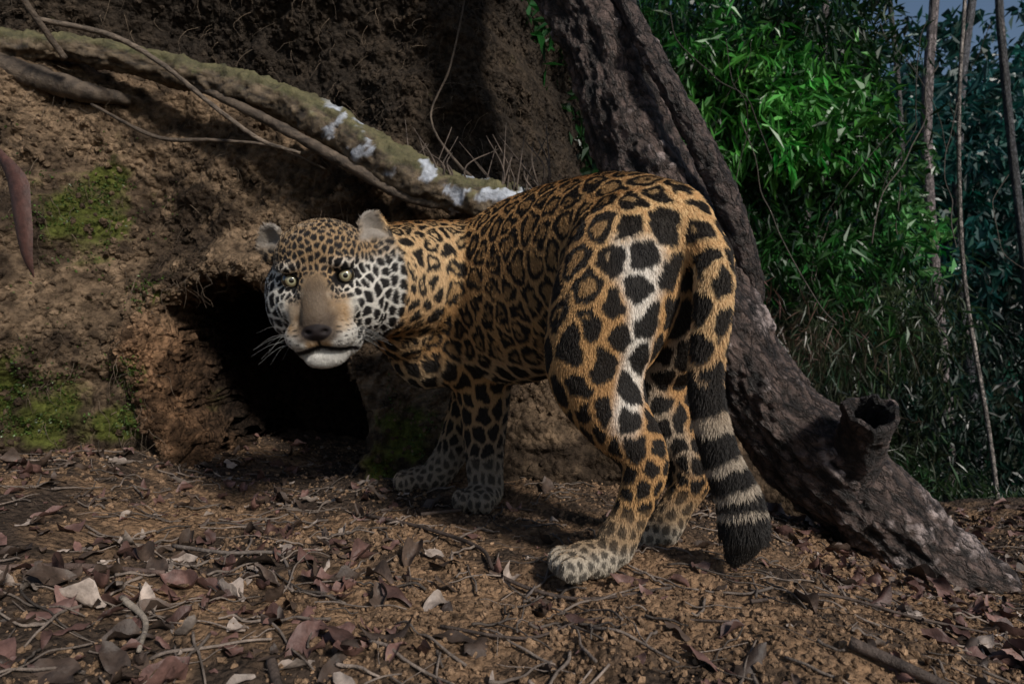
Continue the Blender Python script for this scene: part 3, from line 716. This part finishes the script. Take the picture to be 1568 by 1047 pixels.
# ------------------------------------------------------------ litter
def scatter_leaves(n,region,smin,smax,seed,tan=.12):
    r=np.random.default_rng(seed); bg=Bag()
    for _ in range(n):
        x,y=region(r); z=G(np.array([x]),np.array([y]))[0]
        L=smin+(smax-smin)*r.uniform()**1.7; W=L*r.uniform(.28,.62); nu,nv_=9,7
        uu=np.linspace(0,1,nu); ww=np.sin(np.pi*uu**r.uniform(.7,1.2))**.75*W*.5+.0006
        U,Wv=np.meshgrid(uu,np.linspace(-1,1,nv_),indexing='ij')
        curl=r.uniform(-1.2,2.2); bend=r.uniform(-.8,1.3)
        lx=(U-.5)*L; ly=Wv*ww[:,None]; lz=curl*(ly**2)/(W)*1.2+bend*(lx**2)/L+.12*W*np.sin(U*11+r.uniform(0,6))*Wv
        p=np.stack([lx,ly,lz],-1).reshape(-1,3)
        p[:,2]+=fbm(p/L*4+r.uniform(0,99,3),2,5)*L*.10; p[:,1]*=1-.25*np.abs(curl)*.5
        th=r.uniform(0,2*np.pi); tilt=r.normal(0,.3); t2=r.normal(0,.35)
        p=p@np.array([[1,0,tilt],[0,1,t2],[-tilt,-t2,1]])
        c,s=math.cos(th),math.sin(th); p=p@np.array([[c,s,0],[-s,c,0],[0,0,1]])
        p[:,2]-=np.percentile(p[:,2],25); p+=np.array([x,y,z+.002])
        i=np.arange(nu-1)[:,None]*nv_; j=np.arange(nv_-1)[None]
        Q=np.stack([i+j,i+j+1,i+nv_+j+1,i+nv_+j],-1).reshape(-1,4)
        k=r.uniform()
        col=np.array([.32,.26,.22]) if k<tan else (np.array([.13,.07,.058]) if k<.6 else np.array([.07,.047,.035]))
        bg.add(p,Q,None,col*r.uniform(.5,1.4))
    return bg
def reg(r):
    while True:
        y=r.uniform(.72,2.6); x=r.uniform(-1,1)*.8*y
        if x>.6: pr=1.
        elif x<-.25: pr=.5
        else: pr=.13
        if r.uniform()<pr: return x,y
b=scatter_leaves(1900,reg,.012,.07,31,.10)
b2=scatter_leaves(70,lambda r:(r.uniform(-.75,-.1),r.uniform(.8,1.25)),.04,.09,32,.2)
b.V+=b2.V; b.Q+=[q+b.n for q in b2.Q]; b.C+=b2.C; b.n+=b2.n
b.obj('leaf_litter',M_leafdry,None)
b=Bag()
for t in range(850):
    y=rng.uniform(.75,2.4); x=rng.uniform(-.78,.78)*y
    th=rng.uniform(0,6.28); L=rng.uniform(.02,.15); d=np.array([math.cos(th),math.sin(th)])*L/5
    p=np.array([x,y]); pts=[]
    for s in range(6):
        pts.append([p[0],p[1],G(p[:1],p[1:])[0]+.004+.004*rng.uniform()]); p=p+d+rng.normal(0,L*.03,2)
    r=rng.uniform(.0006,.0028); v,q,tt=tube(catmull(pts,3),np.linspace(r,r*.6,16),None,6); b.add(v,q,tt,np.array([.14,.11,.09])*rng.uniform(.4,1.7))
def stick(uv,r,col=(.07,.05,.04)):
    pts=[]
    for (x,y) in uv: pts.append([x,y,G(np.array([x]),np.array([y]))[0]+r*.9+.003])
    v,q,tt=tube(catmull(pts,8),np.linspace(r,r*.6,8*(len(pts)-1)+1),None,8); b.add(v,q,tt,col)
stick([(-.33,1.55),(-.18,1.42),(-.06,1.28),(-.02,1.15),(.10,1.08),(.25,1.07)],.0045)
stick([(-.20,1.5),(-.05,1.62),(.05,1.6)],.004); stick([(.42,.85),(.5,.80),(.58,.74)],.008)
stick([(-.30,.85),(-.27,.80),(-.22,.74)],.007); stick([(-.62,1.25),(-.5,1.2),(-.42,1.22),(-.36,1.12)],.004,(.16,.13,.11))
stick([(-.56,.98),(-.5,.93),(-.47,.86)],.005,(.25,.21,.17)); stick([(-.1,.95),(.02,.92),(.12,.97),(.3,.94)],.0025)
stick([(.35,1.0),(.5,1.08),(.62,1.05),(.8,1.15)],.003); stick([(-.8,1.05),(-.7,1.1),(-.55,1.08)],.007,(.12,.08,.065))
b.obj('fallen_twigs',M_root,None)
t_=(1+5**.5)/2
ico=nrm(np.array([(-1,t_,0),(1,t_,0),(-1,-t_,0),(1,-t_,0),(0,-1,t_),(0,1,t_),(0,-1,-t_),(0,1,-t_),(t_,0,-1),(t_,0,1),(-t_,0,-1),(-t_,0,1)]))
icf=np.array([(0,11,5),(0,5,1),(0,1,7),(0,7,10),(0,10,11),(1,5,9),(5,11,4),(11,10,2),(10,7,6),(7,1,8),(3,9,4),(3,4,2),(3,2,6),(3,6,8),(3,8,9),(4,9,5),(2,4,11),(6,2,10),(8,6,7),(9,8,1)])
def clods(name,P,r,col,mat):
    n=len(P); Vv=ico[None]*r[:,None,None]*rng.uniform(.6,1.4,(n,12,1))+P[:,None]
    Ff=(icf[None]+np.arange(n)[:,None,None]*12).reshape(-1,3)
    Cc=np.broadcast_to(col[:,None]*rng.uniform(.6,1.4,(n,1,1)),(n,12,3)).reshape(-1,3)
    mk(name,Vv.reshape(-1,3),Ff,mat,None,Cc,False)
n=42000; y=rng.uniform(.72,2.5,n); x=rng.uniform(-.8,.8,n)*y; z=G(x,y)
cl=fbm(np.stack([x,y,0*x],-1)*6,2,90); k=rng.uniform(-.5,.6,n)<cl+.25-.3*(x<-.3); x,y,z=x[k],y[k],z[k]; n=len(x)
r=.0011+.0055*rng.uniform(0,1,n)**3.5
clods('soil_clods',np.stack([x,y,z+r*.3],-1),r,np.tile([.28,.18,.11],(n,1)),M_ground)
n=30000; x=rng.uniform(-1.8,.3,n); z=rng.uniform(-.05,1.75,n); yb,eb=bankpt(x,z); k=eb>1.2
cl=fbm(np.stack([x,z,0*x],-1)*7,2,91); k&=rng.uniform(-.5,.5,n)<cl
x1=rng.uniform(-1.2,-.45,9000); z1=rng.uniform(-.02,.64,9000); y1,e1_=bankpt(x1,z1); k1=(e1_>.92)&(e1_<1.7)
x=np.r_[x[k],x1[k1]]; z=np.r_[z[k],z1[k1]]; yb=np.r_[yb[k],y1[k1]]; eb=np.r_[eb[k],e1_[k1]]; n=len(x)
PP=wallshift(np.stack([x,yb,z],-1),eb); r=.002+.010*rng.uniform(0,1,n)**3.2
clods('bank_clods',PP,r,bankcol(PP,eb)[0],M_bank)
dl=Bag(); cpts=catmull([S(-10,225,1.45),S(18,270,1.43),S(28,330,1.42),S(38,390,1.42),S(52,425,1.43)],4)
wv=np.interp(np.linspace(0,1,len(cpts)),[0,.3,.6,1],[.012,.038,.03,.002])
sd=np.array([.8,-.3,.1]); G5=np.linspace(-1,1,7)
Vv=(cpts[:,None]+sd*(wv[:,None]*G5[None])[...,None]+np.array([0,1,0])*(.4*wv[:,None]*G5[None]**2)[...,None]).reshape(-1,3)
m=len(cpts); i=np.arange(m-1)[:,None]*7; j=np.arange(6)[None]
dl.add(Vv,np.stack([i+j,i+j+1,i+8+j,i+7+j],-1).reshape(-1,4),None,(.07,.03,.022)); dl.obj('hanging_dry_leaf',M_leafdry,None)
# ------------------------------------------------------------ light, world, camera
sd=nrm(np.array([.54,-.70,.62])); el=math.asin(sd[2]); rot=math.atan2(sd[0],sd[1])
w=bpy.data.worlds.new('World'); scene.world=w; w.use_nodes=True; nt=w.node_tree
sk=nt.nodes.new('ShaderNodeTexSky'); sk.sky_type='NISHITA'; sk.sun_disc=False; sk.sun_elevation=el; sk.sun_rotation=rot
nt.links.new(sk.outputs[0],nt.nodes['Background'].inputs[0]); nt.nodes['Background'].inputs[1].default_value=.07
sl=bpy.data.lights.new('sun','SUN'); sl.energy=3.6; sl.angle=math.radians(8); sl.color=(1,.94,.86)
so=bpy.data.objects.new('sun',sl); scene.collection.objects.link(so); so.rotation_euler=Vector(sd).to_track_quat('Z','Y').to_euler()
cam=bpy.data.cameras.new('camera'); cam.lens=24; cam.sensor_width=36; cam.clip_start=.02; cam.clip_end=500
cam.dof.use_dof=True; cam.dof.focus_distance=1.30; cam.dof.aperture_fstop=7
cob=bpy.data.objects.new('camera',cam); scene.collection.objects.link(cob); cob.location=(0,0,.4); cob.rotation_euler=(math.radians(90),0,0)
scene.camera=cob
scene.view_settings.view_transform='Standard'; scene.view_settings.look='None'; scene.view_settings.exposure=0
print('total',time.time()-T0)
